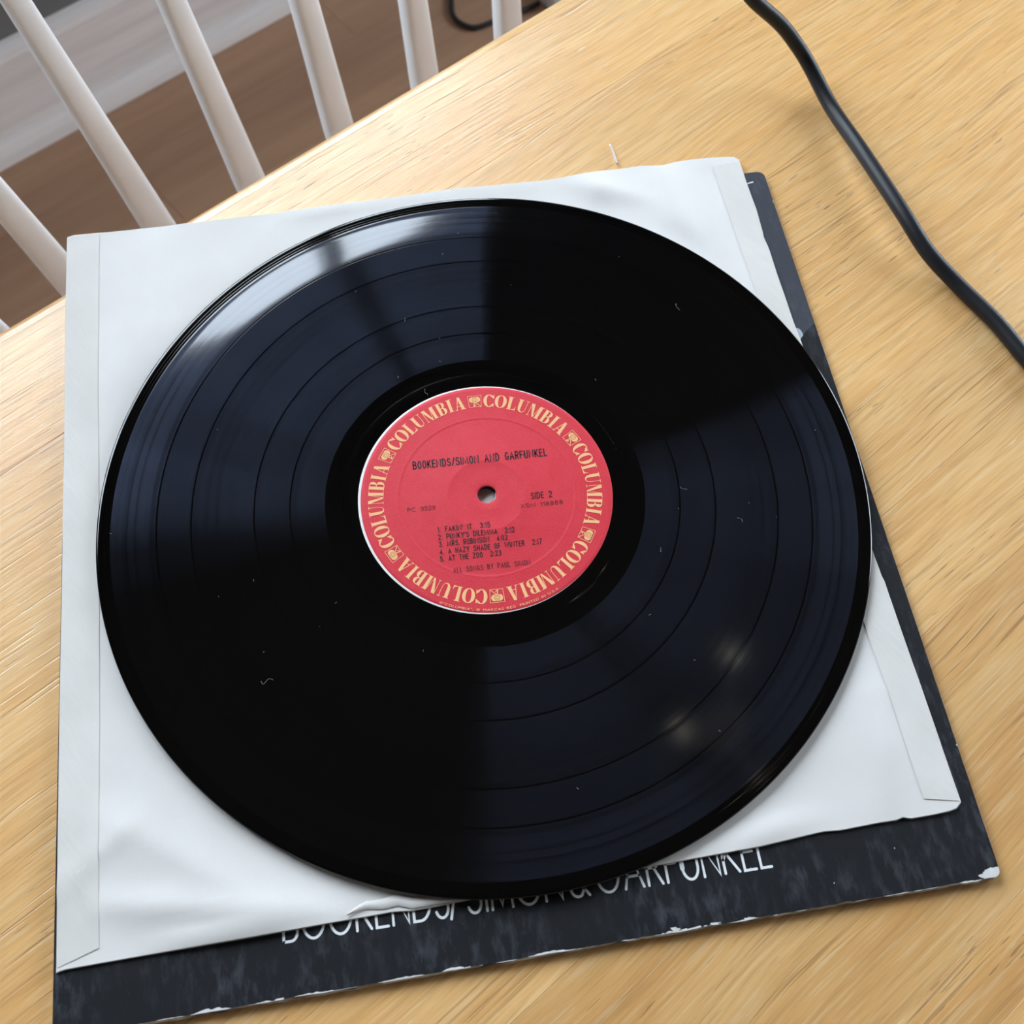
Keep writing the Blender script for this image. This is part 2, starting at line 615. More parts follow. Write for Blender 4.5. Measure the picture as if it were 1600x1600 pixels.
wall('wall_back', 'x', WALL_Y, 1, RX0 - wt, RX1 + wt, (WX0, WX1, WZ0, WZ1), MT['wall'])
wall('wall_front', 'x', RY0, -1, RX0 - wt, RX1 + wt, None, MT['room'])
wall('wall_left', 'y', RX0, -1, RY0, WALL_Y, None, MT['room'])
wall('wall_right', 'y', RX1, 1, RY0, WALL_Y, (W2Y0, W2Y1, W2Z0, W2Z1), MT['room'])
tag(box('ceiling', RX0, RX1, RY0, WALL_Y + wt, RH, RH + 0.1, MT['ceiling']), kind='structure')

# tall skirting board under the window with a quarter round at its foot
bm = bmesh.new()
prof = [(WALL_Y, 0.001), (1.082, 0.001), (1.082, 0.126), (1.084, 0.132), (1.089, 0.136), (1.094, 0.139), (WALL_Y, 0.141)]
vs, fs = [], []
for xx in (RX0, RX1):
    vs += [(xx, a, b) for a, b in prof]
m = len(prof)
fs = [(k, (k + 1) % m, m + (k + 1) % m, m + k) for k in range(m)] + [tuple(range(m))[::-1], tuple(range(m, 2 * m))]
tag(link('baseboard_back', mesh('baseboard_back', vs, fs), MT['skirting']), kind='structure')
prof = [(1.0815, 0.001)] + [(1.0815 - 0.017 * math.cos(a), 0.001 + 0.028 * math.sin(a)) for a in [i * PI / 14 for i in range(8)]]
vs = []
for xx in (RX0, RX1):
    vs += [(xx, a, b) for a, b in prof]
m = len(prof)
fs = [(k, (k + 1) % m, m + (k + 1) % m, m + k) for k in range(m)] + [tuple(range(m))[::-1], tuple(range(m, 2 * m))]
tag(link('trim_1', mesh('trim_1', vs, fs, False), MT['skirting']), kind='structure')

# windows: frame, mullions, panes, sill


def window(name, loc, rotz, w, h, mulls):
    """built along its own x with y pointing outdoors, lower left corner of the opening at x = -w/2, z = 0"""
    root = bpy.data.objects.new(name, None)
    COL.objects.link(root)
    root.location = loc
    root.rotation_euler = (0, 0, rotz)
    tag(root, kind='structure')
    f0, f1, ft = 0.02, 0.07, 0.045
    F = MT['frame']
    x0, x1 = -w / 2 + 0.001, w / 2 - 0.001
    box('window_frame', x0, x1, f0, f1, 0.001, ft, F, root, 0.003)
    box('window_frame', x0, x1, f0, f1, h - ft, h - 0.001, F, root, 0.003)
    box('window_frame', x0, x0 + ft, f0, f1, ft, h - ft, F, root, 0.003)
    box('window_frame', x1 - ft, x1, f0, f1, ft, h - ft, F, root, 0.003)
    edges = [x0 + ft]
    for mx in mulls:
        box('mullion', mx - 0.022, mx + 0.022, f0, f1, ft, h - ft, F, root, 0.003)
        edges += [mx - 0.022, mx + 0.022]
    edges.append(x1 - ft)
    for i in range(0, len(edges), 2):
        box('pane', edges[i], edges[i + 1], 0.045, 0.049, ft, h - ft, MT['glass'], root)
    box('window_sill', x0 - 0.05, x1 + 0.05, -0.05, -0.001, -0.03, -0.002, F, root, 0.003)


wxc = (WX0 + WX1) / 2
window('window_1', (wxc, WALL_Y, WZ0), 0, WX1 - WX0, WZ1 - WZ0, [v - wxc for v in (-0.15, 0.48)])
window('window_2', (RX1, (W2Y0 + W2Y1) / 2, W2Z0), R(-90), W2Y1 - W2Y0, W2Z1 - W2Z0, [0.0])

# ------------------------------------------------------------------ table
tx0, tx1, ty0, ty1 = -0.80, 0.80, -0.68, 0.2003
table = empty('table', (0, 0, 0), 'light varnished wooden table carrying the record and the black cord', 'table')
joints = [-0.665, -0.50, -0.41, -0.335, -0.2525, -0.231, -0.150, -0.106, -0.067, 0.0455, 0.135, 0.1905]
for a, b in zip(joints[:-1], joints[1:]):
    bm = bmesh.new()
    g = 0.00004
    bm_box(bm, (0, (a + b) / 2, TT - 0.0125), (tx1 - tx0 - 0.02, b - a - 2 * g, 0.025))
    top = [e for e in bm.edges if all(v.co.z > TT - 0.001 for v in e.verts)]
    bmesh.ops.bevel(bm, geom=top, offset=0.00007, segments=1, affect='EDGES')
    me = bpy.data.meshes.new('table_plank')
    bm.to_mesh(me)
    bm.free()
    link('plank', me, MT['table'], table)


def moulding(name, axis, pos, sign, lo, hi):
    """rounded solid lipping with a small step down from the top; profile in (outward, z)"""
    pr = [(-0.0098, 0.0), (-0.0098, -0.0004), (-0.0092, -0.0009), (-0.0080, -0.0010)]
    pr += [(-0.0080 + 0.0080 * math.sin(t), -0.0090 + 0.0080 * math.cos(t)) for t in [i * PI / 16 for i in range(1, 9)]]
    pr += [(0.0, -0.020), (-0.003, -0.026), (-0.0098, -0.026)]
    vs = []
    for q in (lo, hi):
        for o, z in pr:
            c = pos + sign * o
            vs.append((q, c, TT + z) if axis == 'x' else (c, q, TT + z))
    m = len(pr)
    fs = [(k, (k + 1) % m, m + (k + 1) % m, m + k) for k in range(m)] + [tuple(range(m))[::-1], tuple(range(m, 2 * m))]
    me = mesh(name, vs, fs)
    bm = bmesh.new()
    bm.from_mesh(me)
    bmesh.ops.recalc_face_normals(bm, faces=bm.faces)
    bm.to_mesh(me)
    bm.free()
    me.polygons.foreach_set('use_smooth', [len(p.vertices) == 4 and abs(p.normal.z) < 0.999 and abs(p.normal.z) > 0.02 for p in me.polygons])
    link(name, me, MT['table'], table)


moulding('edge_moulding', 'x', ty1, 1, tx0, tx1)
moulding('edge_moulding', 'x', ty0 + 0.005, -1, tx0, tx1)
moulding('edge_moulding', 'y', tx0, -1, ty0 + 0.015, ty1 - 0.0099)
moulding('edge_moulding', 'y', tx1, 1, ty0 + 0.015, ty1 - 0.0099)
for s, nm in ((1, 'x'), (-1, 'x')):
    yy = 0.13 if s > 0 else -0.61
    box('apron', tx0 + 0.1, tx1 - 0.1, yy - 0.01, yy + 0.01, TT - 0.105, TT - 0.0255, MT['table'], table, 0.002)
for xx in (tx0 + 0.09, tx1 - 0.09):
    box('apron', xx - 0.01, xx + 0.01, -0.6, 0.12, TT - 0.105, TT - 0.0255, MT['table'], table, 0.002)
    for yy in (-0.62, 0.14):
        bm = bmesh.new()
        prev = None
        for z, w in ((0.0, 0.038), (TT - 0.11, 0.056), (TT - 0.0257, 0.058)):
            ring = [bm.verts.new((xx + sx * w / 2, yy + sy * w / 2, z)) for sx, sy in ((-1, -1), (1, -1), (1, 1), (-1, 1))]
            if prev:
                for k in range(4):
                    bm.faces.new((prev[k], prev[(k + 1) % 4], ring[(k + 1) % 4], ring[k]))
            else:
                bm.faces.new(ring[::-1])
            prev = ring
        bm.faces.new(prev)
        me = bpy.data.meshes.new('leg')
        bm.to_mesh(me)
        bm.free()
        link('leg', me, MT['table'], table)

# ------------------------------------------------------------------ album cover
CA = R(-31.18)
S2 = 0.15826
CT = 0.7223
cover = empty('album_cover', (-0.01069, -0.0057, TT), 'black cardboard album cover with worn edges under the white paper sleeve', 'album cover')
cover.rotation_euler = (0, 0, CA)
CH = CT - TT
pts = []


def arc(cx, cy, r, a0, a1, n):
    return [(cx + r * math.cos(R(a0 + (a1 - a0) * i / n)), cy + r * math.sin(R(a0 + (a1 - a0) * i / n))) for i in range(n + 1)]


rc = 0.0035
outline = []
N = 150
for i in range(N + 1):                                    # bottom edge left to right, ragged
    t = i / N
    x = -S2 + 0.003 + t * (2 * S2 - 0.0055)
    j = noise.noise(Vector((x * 130, 0.3, 5.1))) * 0.00055 + noise.noise(Vector((x * 420, 4.3, 1.1))) * 0.0003
    amp = 0.25 + 0.75 * min(1, max(0, (t - 0.25) * 3))
    bulge = 0.0010 * math.exp(-((t - 0.66) / 0.012) ** 2)
    outline.append((x, -S2 + j * amp - bulge * 0.4))
outline += arc(S2 - 0.0024, -S2 + 0.0024, 0.0024, -80, -8, 5)
for i in range(1, 60):
    yv = -S2 + 0.004 + i / 60 * (2 * S2 - 0.008)
    outline.append((S2 + noise.noise(Vector((yv * 160, 9.3, 2.2))) * 0.00018, yv))
outline += arc(S2 - rc, S2 - rc, rc, 0, 90, 6)
outline += arc(-S2 + rc, S2 - rc, rc, 90, 180, 6)
outline += [(-S2 + noise.noise(Vector((i * .4, 1.3, 2.2))) * 0.0001, S2 - 0.006 - i / 40 * (2 * S2 - 0.012)) for i in range(41)]
outline += arc(-S2 + 0.0018, -S2 + 0.0018, 0.0018, 180, 262, 4)
n = len(outline)
vs = [(x, yv, CH) for x, yv in outline] + [(x, yv, 0.0001) for x, yv in outline] + [(x, yv, CH * 0.55) for x, yv in outline]
fs = [tuple(range(n)), tuple(range(n, 2 * n))[::-1]]
nb = N + 4
for k in range(n):
    k2 = (k + 1) % n
    fs.append((k, 2 * n + k, 2 * n + k2, k2))
    fs.append((2 * n + k, n + k, n + k2, 2 * n + k2))
# push the mid ring of the bottom edge out a little: a split, fibrous board edge
for k in range(N + 1):
    x, yv, z = vs[2 * n + k]
    vs[2 * n + k] = (x, yv - 0.0004 - 0.0006 * abs(noise.noise(Vector((x * 260, 3.3, 0.4)))), z + 0.0002 * noise.noise(Vector((x * 200, 8, 8))))
me = mesh('board', vs, fs)
ob = link('board', me, [MT['cover'], MT['edge_light'], MT['edge_dark']], cover)
idx = [0, 2]
for k in range(n):
    mi = 1 if k < N + 4 else 2
    idx += [mi, mi]
me.polygons.foreach_set('material_index', idx)


# thin rounded capitals for the cover title
def arcp(cx, cy, rx, ry, a0, a1, k=14):
    return [(cx + rx * math.cos(R(a0 + (a1 - a0) * i / k)), cy + ry * math.sin(R(a0 + (a1 - a0) * i / k))) for i in range(k + 1)]


STROKE = {
    'B': (0.60, [[(0, 0), (0, 1), (.30, 1)] + arcp(.30, .765, .25, .235, 90, -90) + [(0, .53)], [(.30, .53)] + arcp(.32, .265, .28, .265, 90, -90) + [(0, 0)]]),
    'O': (0.94, [arcp(.47, .5, .47, .51, 0, 360, 36)]),
    'K': (0.62, [[(0, 0), (0, 1)], [(.58, 1), (0.0, .38)], [(.17, .56), (.62, 0)]]),
    'E': (0.50, [[(.50, 1), (0, 1), (0, 0), (.50, 0)], [(0, .52), (.46, .52)]]),
    'N': (0.68, [[(0, 0), (0, 1), (.68, 0), (.68, 1)]]),
    'D': (0.74, [[(0, 0), (0, 1), (.28, 1)] + arcp(.28, .5, .46, .5, 90, -90, 18) + [(0, 0)]]),
    'S': (0.54, [arcp(.27, .755, .24, .245, 25, 240, 16) + arcp(.27, .26, .27, .27, 80, -160, 18)[1:]]),
    '/': (0.30, [[(0, -.02), (.30, 1.02)]]),
    'I': (0.0, [[(0, 0), (0, 1)]]),
    'M': (0.84, [[(0, 0), (.06, 1), (.42, .08), (.78, 1), (.84, 0)]]),
    '&': (0.70, [[(.70, 0.0), (.15, .66)] + arcp(.32, .79, .20, .21, 200, -20, 14) + [(.40, .60), (.12, .42)] + arcp(.28, .24, .26, .25, 140, 300, 14) + [(.54, .22), (.66, .42)]]),
    'G': (0.94, [arcp(.47, .5, .47, .51, 45, 345, 30) + [(.94, .46), (.52, .46)]]),
    'A': (0.78, [[(0, 0), (.39, 1), (.78, 0)], [(.13, .33), (.65, .33)]]),
    'R': (0.60, [[(0, 0), (0, 1), (.32, 1)] + arcp(.32, .74, .26, .26, 90, -90) + [(0, .48)], [(.30, .48), (.60, 0)]]),
    'F': (0.48, [[(.48, 1), (0, 1), (0, 0)], [(0, .52), (.42, .52)]]),
    'U': (0.66, [[(0, 1), (0, .33)] + arcp(.33, .33, .33, .34, 180, 360, 16) + [(.66, 1)]]),
    'L': (0.44, [[(0, 1), (0, 0), (.44, 0)]]),
}


STROKE.update({
    'P': (0.58, [[(0, 0), (0, 1), (.30, 1)] + arcp(.30, .73, .28, .27, 90, -90) + [(0, .46)]]),
    'Y': (0.64, [[(0, 1), (.32, .45), (.32, 0)], [(.64, 1), (.32, .45)]]),
    'H': (0.64, [[(0, 0), (0, 1)], [(.64, 0), (.64, 1)], [(0, .52), (.64, .52)]]),
    'Z': (0.56, [[(0, 1), (.56, 1), (0, 0), (.56, 0)]]),
    'W': (0.90, [[(0, 1), (.22, 0), (.45, .92), (.68, 0), (.90, 1)]]),
    'T': (0.56, [[(0, 1), (.56, 1)], [(.28, 1), (.28, 0)]]),
    'C': (0.80, [arcp(.42, .5, .42, .5, 48, 312, 26)]),
    'X': (0.64, [[(0, 0), (.64, 1)], [(0, 1), (.64, 0)]]),
    '0': (0.50, [arcp(.25, .5, .25, .5, 0, 360, 28)]),
    '1': (0.16, [[(0, .80), (.16, 1), (.16, 0)]]),
    '2': (0.50, [arcp(.25, .73, .25, .27, 170, -25, 14) + [(0, 0), (.50, 0)]]),
    '3': (0.48, [arcp(.22, .76, .23, .24, 150, -80, 14), arcp(.22, .27, .26, .27, 85, -150, 14)]),
    '4': (0.54, [[(.40, 0), (.40, 1), (0, .27), (.54, .27)]]),
    '5': (0.48, [[(.44, 1), (.06, 1), (.02, .52)] + arcp(.21, .31, .27, .31, 120, -150, 16)]),
    '7': (0.48, [[(0, 1), (.48, 1), (.16, 0)]]),
    '8': (0.52, [arcp(.26, .76, .22, .24, 0, 360, 24), arcp(.26, .26, .26, .26, 0, 360, 24)]),
    '9': (0.50, [arcp(.25, .70, .25, .30, 0, 360, 24), [(.50, .70), (.46, .35)] + arcp(.24, .24, .22, .24, 10, -140, 10)]),
    '.': (0.0, [[(0, .02), (0, .06)]]),
    ':': (0.0, [[(0, .08), (0, .12)], [(0, .60), (0, .64)]]),
    "'": (0.0, [[(0, .98), (0, .74)]]),
    ' ': (0.42, []),
})
NARROW = {'I': 0.0, 'M': 0.74, 'W': 0.80, 'E': 0.36, 'F': 0.36, 'L': 0.36, 'T': 0.42, '.': 0.0, ':': 0.0, "'": 0.0, '/': 0.30, '1': 0.13, ' ': 0.42,
          'A': 0.50, 'N': 0.56, 'X': 0.5, 'Y': 0.48}


def stroke_text(txt, length, cap, wid, gap=0.22, narrow=False):
    """quads and round caps for a word in thin capitals starting at the origin, baseline on x"""
    wide = {c: (NARROW.get(c, 0.43) if narrow else STROKE[c][0]) for c in txt}
    total = sum(wide[c] for c in txt) + gap * (len(txt) - 1)
    sx = length / total if total > 0 else cap
    vs, fs = [], []
    x = 0.0
    for c in txt:
        w, lines = wide[c], STROKE[c][1]
        squeeze = w / STROKE[c][0] if STROKE[c][0] > 0 else 1.0
        for ln in lines:
            P = [Vector(((x + px * squeeze) * sx, py * cap)) for px, py in ln]
            ring = (P[0] - P[-1]).length < 1e-6
            if ring:
                P = P[:-1]
            m = len(P)
            k = len(vs)
            for i, p in enumerate(P):
                d0 = (p - P[i - 1]) if ring or i > 0 else (P[i + 1] - p)
                d1 = (P[(i + 1) % m] - p) if ring or i < m - 1 else d0
                n0 = Vector((-d0.y, d0.x)).normalized()
                n1 = Vector((-d1.y, d1.x)).normalized()
                mit = (n0 + n1)
                mit = mit / max(0.35, mit.length_squared) * 2 if mit.length > 1e-6 else n0
                if mit.length > 1.8:
                    mit = mit.normalized() * 1.8
                vs += [p + mit * wid / 2, p - mit * wid / 2]
            for i in range(m if ring else m - 1):
                j = (i + 1) % m
                fs.append((k + 2 * i, k + 2 * i + 1, k + 2 * j + 1, k + 2 * j))
            if not ring:                                      # round ends
                for p, q in ((P[0], P[1]), (P[-1], P[-2])):
                    d = (p - q).normalized()
                    a0 = math.atan2(d.y, d.x) - PI / 2
                    k = len(vs)
                    vs += [p + Vector((math.cos(a0 + PI * i / 6), math.sin(a0 + PI * i / 6))) * wid / 2 for i in range(7)]
                    fs.append(tuple(range(k, k + 7)))
        x += w + gap
    return vs, fs


def flat_mesh(name, items, z, mat, parent):
    """items: list of (verts2d, faces, origin2d, angle) joined in one flat printed mesh, in the parent's frame"""
    V, F = [], []
    zb = z
    for q, (vs, fs, o, a) in enumerate(items):
        z = zb + (q % 12) * 0.000003
        k = len(V)
        ca, sa = math.cos(a), math.sin(a)
        V += [(o[0] + v[0] * ca - v[1] * sa, o[1] + v[0] * sa + v[1] * ca, z) for v in vs]
        F += [tuple(k + i for i in f) for f in fs]
    me = mesh(name, V, F)
    bm = bmesh.new()
    bm.from_mesh(me)
    for f in bm.faces:
        f.normal_update()
        if f.normal.z < 0:
            f.normal_flip()
    bm.to_mesh(me)
    bm.free()
    return link(name, me, mat, parent)


def to_cover(p):
    d = Vector((p[0] + 0.01069, p[1] + 0.0057))
    return (d.x * math.cos(CA) + d.y * math.sin(CA), -d.x * math.sin(CA) + d.y * math.cos(CA))


items = []
for txt, p, ang, L in (("BOOKENDS", (-0.15521, -0.08319), -31.75, 0.0549), ("/", (-0.1083, -0.1130), -31.7, 0.0030),
                       ("SIMON", (-0.1029, -0.11565), -31.7, 0.03187), ("&", (-0.07342, -0.13393), -31.8, 0.00633),
                       ("GARFUNKEL", (-0.06546, -0.13891), -31.8, 0.0598)):
    vs, fs = stroke_text(txt, L, 0.0116, 0.00088)
    items.append((vs, fs, to_cover(p), R(ang) - CA))
flat_mesh('title_lettering', items, CH + 0.00006, MT['white_ink'], cover)
# a pale curved crease near the upper right corner
vs, fs = tube_data(catmull([(0.1440, 0.1497, CH), (0.1475, 0.1515, CH), (0.1520, 0.1526, CH)], 5), 0.00035, 6, 0.3)
link('crease_mark', mesh('crease_mark', vs, fs), MT['white_ink'], cover)

# ------------------------------------------------------------------ paper sleeve
SZ = 0.7231
TOP = [[-0.05983, 0.21924], [-0.05798, 0.2191], [-0.04704, 0.21229], [-0.04478, 0.21059], [-0.02241, 0.1964], [-0.01549, 0.19251], [0.01946, 0.17092], [0.04638, 0.15516], [0.07179, 0.14073], [0.08775, 0.13181], [0.10307, 0.12147], [0.1219, 0.10969], [0.13217, 0.1036], [0.14886, 0.09486], [0.16428, 0.0863], [0.17247, 0.07946], [0.1792, 0.07708], [0.18657, 0.07275], [0.20167, 0.06268], [0.20233, 0.05958]]
RT = [[0.20233, 0.05958], [0.19897, 0.05378], [0.19363, 0.04525], [0.18719, 0.03349], [0.17987, 0.02238], [0.1781, 0.02008], [0.17544, 0.01435], [0.16722, 0.00102], [0.15498, -0.01976], [0.14974, -0.02954], [0.12191, -0.07572], [0.10088, -0.11153], [0.09564, -0.12027], [0.09381, -0.12511], [0.08144, -0.14618], [0.06533, -0.17395], [0.05121, -0.19784]]
BT = [[-0.21684, -0.04305], [-0.216, -0.04301], [-0.19214, -0.05712], [-0.16272, -0.07481], [-0.13543, -0.09087], [-0.12109, -0.09932], [-0.11817, -0.10179], [-0.11054, -0.10638], [-0.10248, -0.11082], [-0.07435, -0.12737], [-0.04681, -0.14333], [-0.04242, -0.14594], [-0.01342, -0.16301], [0.00194, -0.17097], [0.00709, -0.17364], [0.01213, -0.17733], [0.02335, -0.18372], [0.02993, -0.18785], [0.03228, -0.18842], [0.03348, -0.19028], [0.0416, -0.19515], [0.04771, -0.19832], [0.05121, -0.19784]]
LF = [[-0.21684, -0.04305], [-0.2154, -0.04075], [-0.19664, -0.00911], [-0.17064, 0.03452], [-0.14104, 0.08325], [-0.10794, 0.13875], [-0.08353, 0.18019], [-0.05983, 0.21924]]


def resample(poly, n):
    P = [Vector(p) for p in poly]
    L = [0]
    for a, b in zip(P[:-1], P[1:]):
        L.append(L[-1] + (b - a).length)
    out = []
    k = 0
    for i in range(n + 1):
        s = L[-1] * i / n
        while k < len(P) - 2 and L[k + 1] < s:
            k += 1
        t = (s - L[k]) / max(1e-9, L[k + 1] - L[k])
        out.append(P[k].lerp(P[k + 1], min(1, max(0, t))))
    return out


# creases pressed into the paper: (from, to, height, half width) in table coordinates
CREASES = [((-0.20, -0.030), (-0.135, -0.088), 0.0010, 0.006), ((-0.185, 0.000), (-0.150, -0.075), 0.0007, 0.010),
           ((-0.215, -0.022), (-0.170, -0.018), 0.0006, 0.004), ((-0.030, 0.195), (-0.095, 0.120), 0.0007, 0.012),
           ((-0.05, 0.19), (-0.125, 0.085), 0.0006, 0.009), ((0.172, 0.079), (0.148, 0.030), 0.0011, 0.010),
           ((0.150, 0.094), (0.128, 0.080), 0.0007, 0.008), ((0.130, 0.104), (0.155, 0.066), 0.0007, 0.006),
           ((0.060, -0.150), (0.028, -0.186), 0.0008, 0.005), ((0.010, -0.170), (-0.03, -0.150), 0.0006, 0.004),
           ((-0.19, -0.055), (-0.15, -0.079), 0.0006, 0.003), ((0.115, -0.085), (0.09, -0.128), 0.0005, 0.005),
           ((0.02, 0.168), (0.12, 0.108), 0.0006, 0.004)]


def sleeve_z(x, y):
    p = Vector((x, y, 0))
    h = noise.noise(p * 22) * 0.00035 + noise.noise(p * 60 + Vector((3, 1, 7))) * 0.00014
    for a, b, ht, w in CREASES:
        a, b = Vector((*a, 0)), Vector((*b, 0))
        d = b - a
        t = max(0, min(1, (p - a).dot(d) / d.length_squared))
        q = (p - (a + d * t)).length
        h += ht * math.exp(-(q / w) ** 1.3) * (0.3 + 0.7 * math.sin(PI * min(1, max(0, t)))) * (1 if t not in (0, 1) else 0.6)
    rr = math.hypot(x, y)
    k = min(1.0, max(0.0, (rr - 0.151) / 0.012))
    k = k * k * (3 - 2 * k)
    lo = min(h, 0.00015) if k < 1 else h
    h *= 1.8
    lo = min(lo, 0.00015)
    return SZ + lo * (1 - k) + h * k


sleeve = empty('paper_sleeve', (0, 0, CT), 'white paper inner sleeve with creased glued flaps lying under the record', 'record sleeve')
NU = 110
bt, tp_, lf, rt = resample(BT, NU), resample(TOP, NU), resample(LF, NU), list(reversed(resample(RT, NU)))
grid = []
for j in range(NU + 1):
    v = j / NU
    for i in range(NU + 1):
        u = i / NU
        c = (bt[i] * (1 - v) + tp_[i] * v) + (lf[j] * (1 - u) + rt[j] * u)
        c -= bt[0] * (1 - u) * (1 - v) + bt[NU] * u * (1 - v) + tp_[0] * (1 - u) * v + tp_[NU] * u * v
        grid.append(c)
W1 = NU + 1
vs = [(c.x, c.y, sleeve_z(c.x, c.y) - CT) for c in grid]
top_n = len(vs)
rim = [i for i in range(NU)] + [NU + j * W1 for j in range(NU)] + [NU * W1 + NU - i for i in range(NU)] + [(NU - j) * W1 for j in range(NU)]
fs = []
for j in range(NU):
    for i in range(NU):
        a = j * W1 + i
        fs.append((a, a + 1, a + W1 + 1, a + W1))
# front sheet is single paper; the back sheet shows as a thin second layer below it
for k in rim:
    c = grid[k]
    vs.append((c.x, c.y, max(0.0002, vs[k][2] - 0.00030)))
m = len(rim)
for k in range(m):
    k2 = (k + 1) % m
    fs.append((rim[k], top_n + k, top_n + k2, rim[k2]))
me = mesh('front_sheet', vs, fs, True)
me.set_sharp_from_angle(angle=R(40))
link('front_sheet', me, MT['paper'], sleeve)
# back sheet
bs = [Vector((c.x, c.y)) for c in (grid[k] for k in rim)]
cen = Vector((-0.005, 0.008))
vs = [(*(cen + (p - cen) * 1.0015), 0.00045) for p in bs] + [(*(cen + (p - cen) * 1.0015), 0.00015) for p in bs]
fs = [tuple(range(m)), tuple(range(m, 2 * m))[::-1]] + [(k, m + k, m + (k + 1) % m, (k + 1) % m) for k in range(m)]
link('back_sheet', mesh('back_sheet', vs, fs), MT['paper'], sleeve)


def flap(name, inner, outer, lift, jag=0.0):
    n1 = 60
    A_, B_ = resample(inner, n1), resample(outer, n1)
    cols = 6
    vs, fs = [], []
    for i in range(n1 + 1):
        for k in range(cols + 1):
            t = k / cols
            p = A_[i].lerp(B_[i], t)
            if k == 0 and jag:
                p = p + Vector((1, 0)) * jag * noise.noise(Vector((i * 0.9, 2.2, 1.0)))
            z = sleeve_z(p.x, p.y) - CT
            up = 0.5 * lift * (1 - t) ** 0.5 + 0.00012
            vs.append((p.x, p.y, z + up))
    for i in range(n1):
        for k in range(cols):
            a = i * (cols + 1) + k
            fs.append((a, a + 1, a + cols + 2, a + cols + 1))
    me = mesh(name, vs, fs, True)
    bm = bmesh.new()
    bm.from_mesh(me)
    bmesh.ops.recalc_face_normals(bm, faces=bm.faces)
    bm.normal_update()
    if sum(f.normal.z for f in bm.faces) < 0:
        bmesh.ops.reverse_faces(bm, faces=bm.faces)
    # give the paper its thickness
    top = list(bm.faces)
    r = bmesh.ops.extrude_face_region(bm, geom=top)
    for g in r['geom']:
        if isinstance(g, bmesh.types.BMVert):
            g.co.z -= 0.00011
    bmesh.ops.recalc_face_normals(bm, faces=bm.faces)
    bm.to_mesh(me)
    bm.free()
    me.set_sharp_from_angle(angle=R(40))
    link(name, me, MT['flap'], sleeve)


flap('glued_flap', [[-0.04785, 0.21203], [-0.06727, 0.17963], [-0.10504, 0.11686], [-0.15975, 0.02534], [-0.20241, -0.04563]],
     [[-0.06002, 0.21893], [-0.08353, 0.18019], [-0.10794, 0.13875], [-0.17064, 0.03452], [-0.21584, -0.04214]], 0.00025)
flap('glued_flap', [[0.18966, 0.06408], [0.17652, 0.04121], [0.16804, 0.02616], [0.16037, 0.01268], [0.12807, -0.04336], [0.07142, -0.13774], [0.06182, -0.15554], [0.05051, -0.17442], [0.04216, -0.18891]],
     [[0.20149, 0.05875], [0.18719, 0.03349], [0.1781, 0.02008], [0.16722, 0.00102], [0.1314, -0.05823], [0.08144, -0.14618], [0.07277, -0.16132], [0.06533, -0.17395], [0.05113, -0.19748]], 0.00022)
# torn, folded-back lip at the lower edge
vs, fs = [], []
tear = [(-0.1345, -0.0900), (-0.1283, -0.0925), (-0.1240, -0.0962), (-0.1195, -0.0985), (-0.1165, -0.1022), (-0.1105, -0.1058), (-0.1040, -0.1097)]
tp2 = resample(tear, 40)
for i, p in enumerate(tp2):
    t = i / 40
    w = 0.0035 * math.sin(PI * t) ** 0.6
    nv = Vector((0.5, 0.86))
    jg = 0.0006 * noise.noise(Vector((i * 1.3, 1, 1)))
    for k, (o, z) in enumerate(((0, 0.0003), (0.5, 0.0010), (1.0, 0.0005))):
        q = p + nv * (w * o + (jg if k == 2 else 0))
        vs.append((q.x, q.y, sleeve_z(q.x, q.y) - CT + z))
for i in range(40):
    for k in range(2):
        a = i * 3 + k
        fs.append((a, a + 3, a + 4, a + 1))
link('torn_lip', mesh('torn_lip', vs, fs, True), MT['paper'], sleeve)

# ------------------------------------------------------------------ the record
RZ = 0.7258
rec = empty('vinyl_record', (0, 0, RZ), 'black vinyl record with a red centre label on the white sleeve', 'record')
TB = -0.0019                                               # underside of the flat part


def droop(r):
    """the outermost track and rim curl gently down (unit warp)"""
    if r < 0.1265:
        return 0.0
    t = min(r, 0.1434) - 0.1265
    return -(0.060 * (t - 0.0022 * (1 - math.exp(-t / 0.0022)))) - 0.012 * max(0.0, r - 0.1434)


def warp(a):
    """how strongly the edge curls at an angle (degrees): an old disc warped on its far side"""
    d = (a - 83.0 + 180) % 360 - 180
    return 0.22 + 0.78 * math.exp(-(d / 30.0) ** 4)


prof = [(0.00365, TB), (0.00365, -0.0003), (0.0039, 0.0), (0.0045, 0.00002)]
rs = [0.02, 0.045, 0.0500, 0.0506, 0.0533, 0.0535, 0.0537, 0.0539, 0.0561, 0.0563, 0.0565, 0.0568, 0.0620, 0.0627, 0.0630]
zz = [0, 0, 0, -0.000005, -0.00001, -0.00003, 0.00001, -0.00001, -0.00001, -0.00006, 0.00003, -0.00001, -0.00001, -0.00001, 0]
prof += list(zip(rs, zz))
ring_r = []
r = 0.066
while r < 0.1452:
    ring_r.append(r)
    r += 0.0022 if r < 0.124 else 0.001
prof += [(r, droop(r)) for r in ring_r]
for g in GAPS:
    prof += [(g - 0.0005, droop(g - 0.0005)), (g - 0.00022, droop(g - 0.00022) - 0.000004), (g + 0.00022, droop(g + 0.00022) - 0.000004), (g + 0.0005, droop(g + 0.0005))]
prof = prof[:4] + sorted(prof[4:])
de = droop(0.1453)
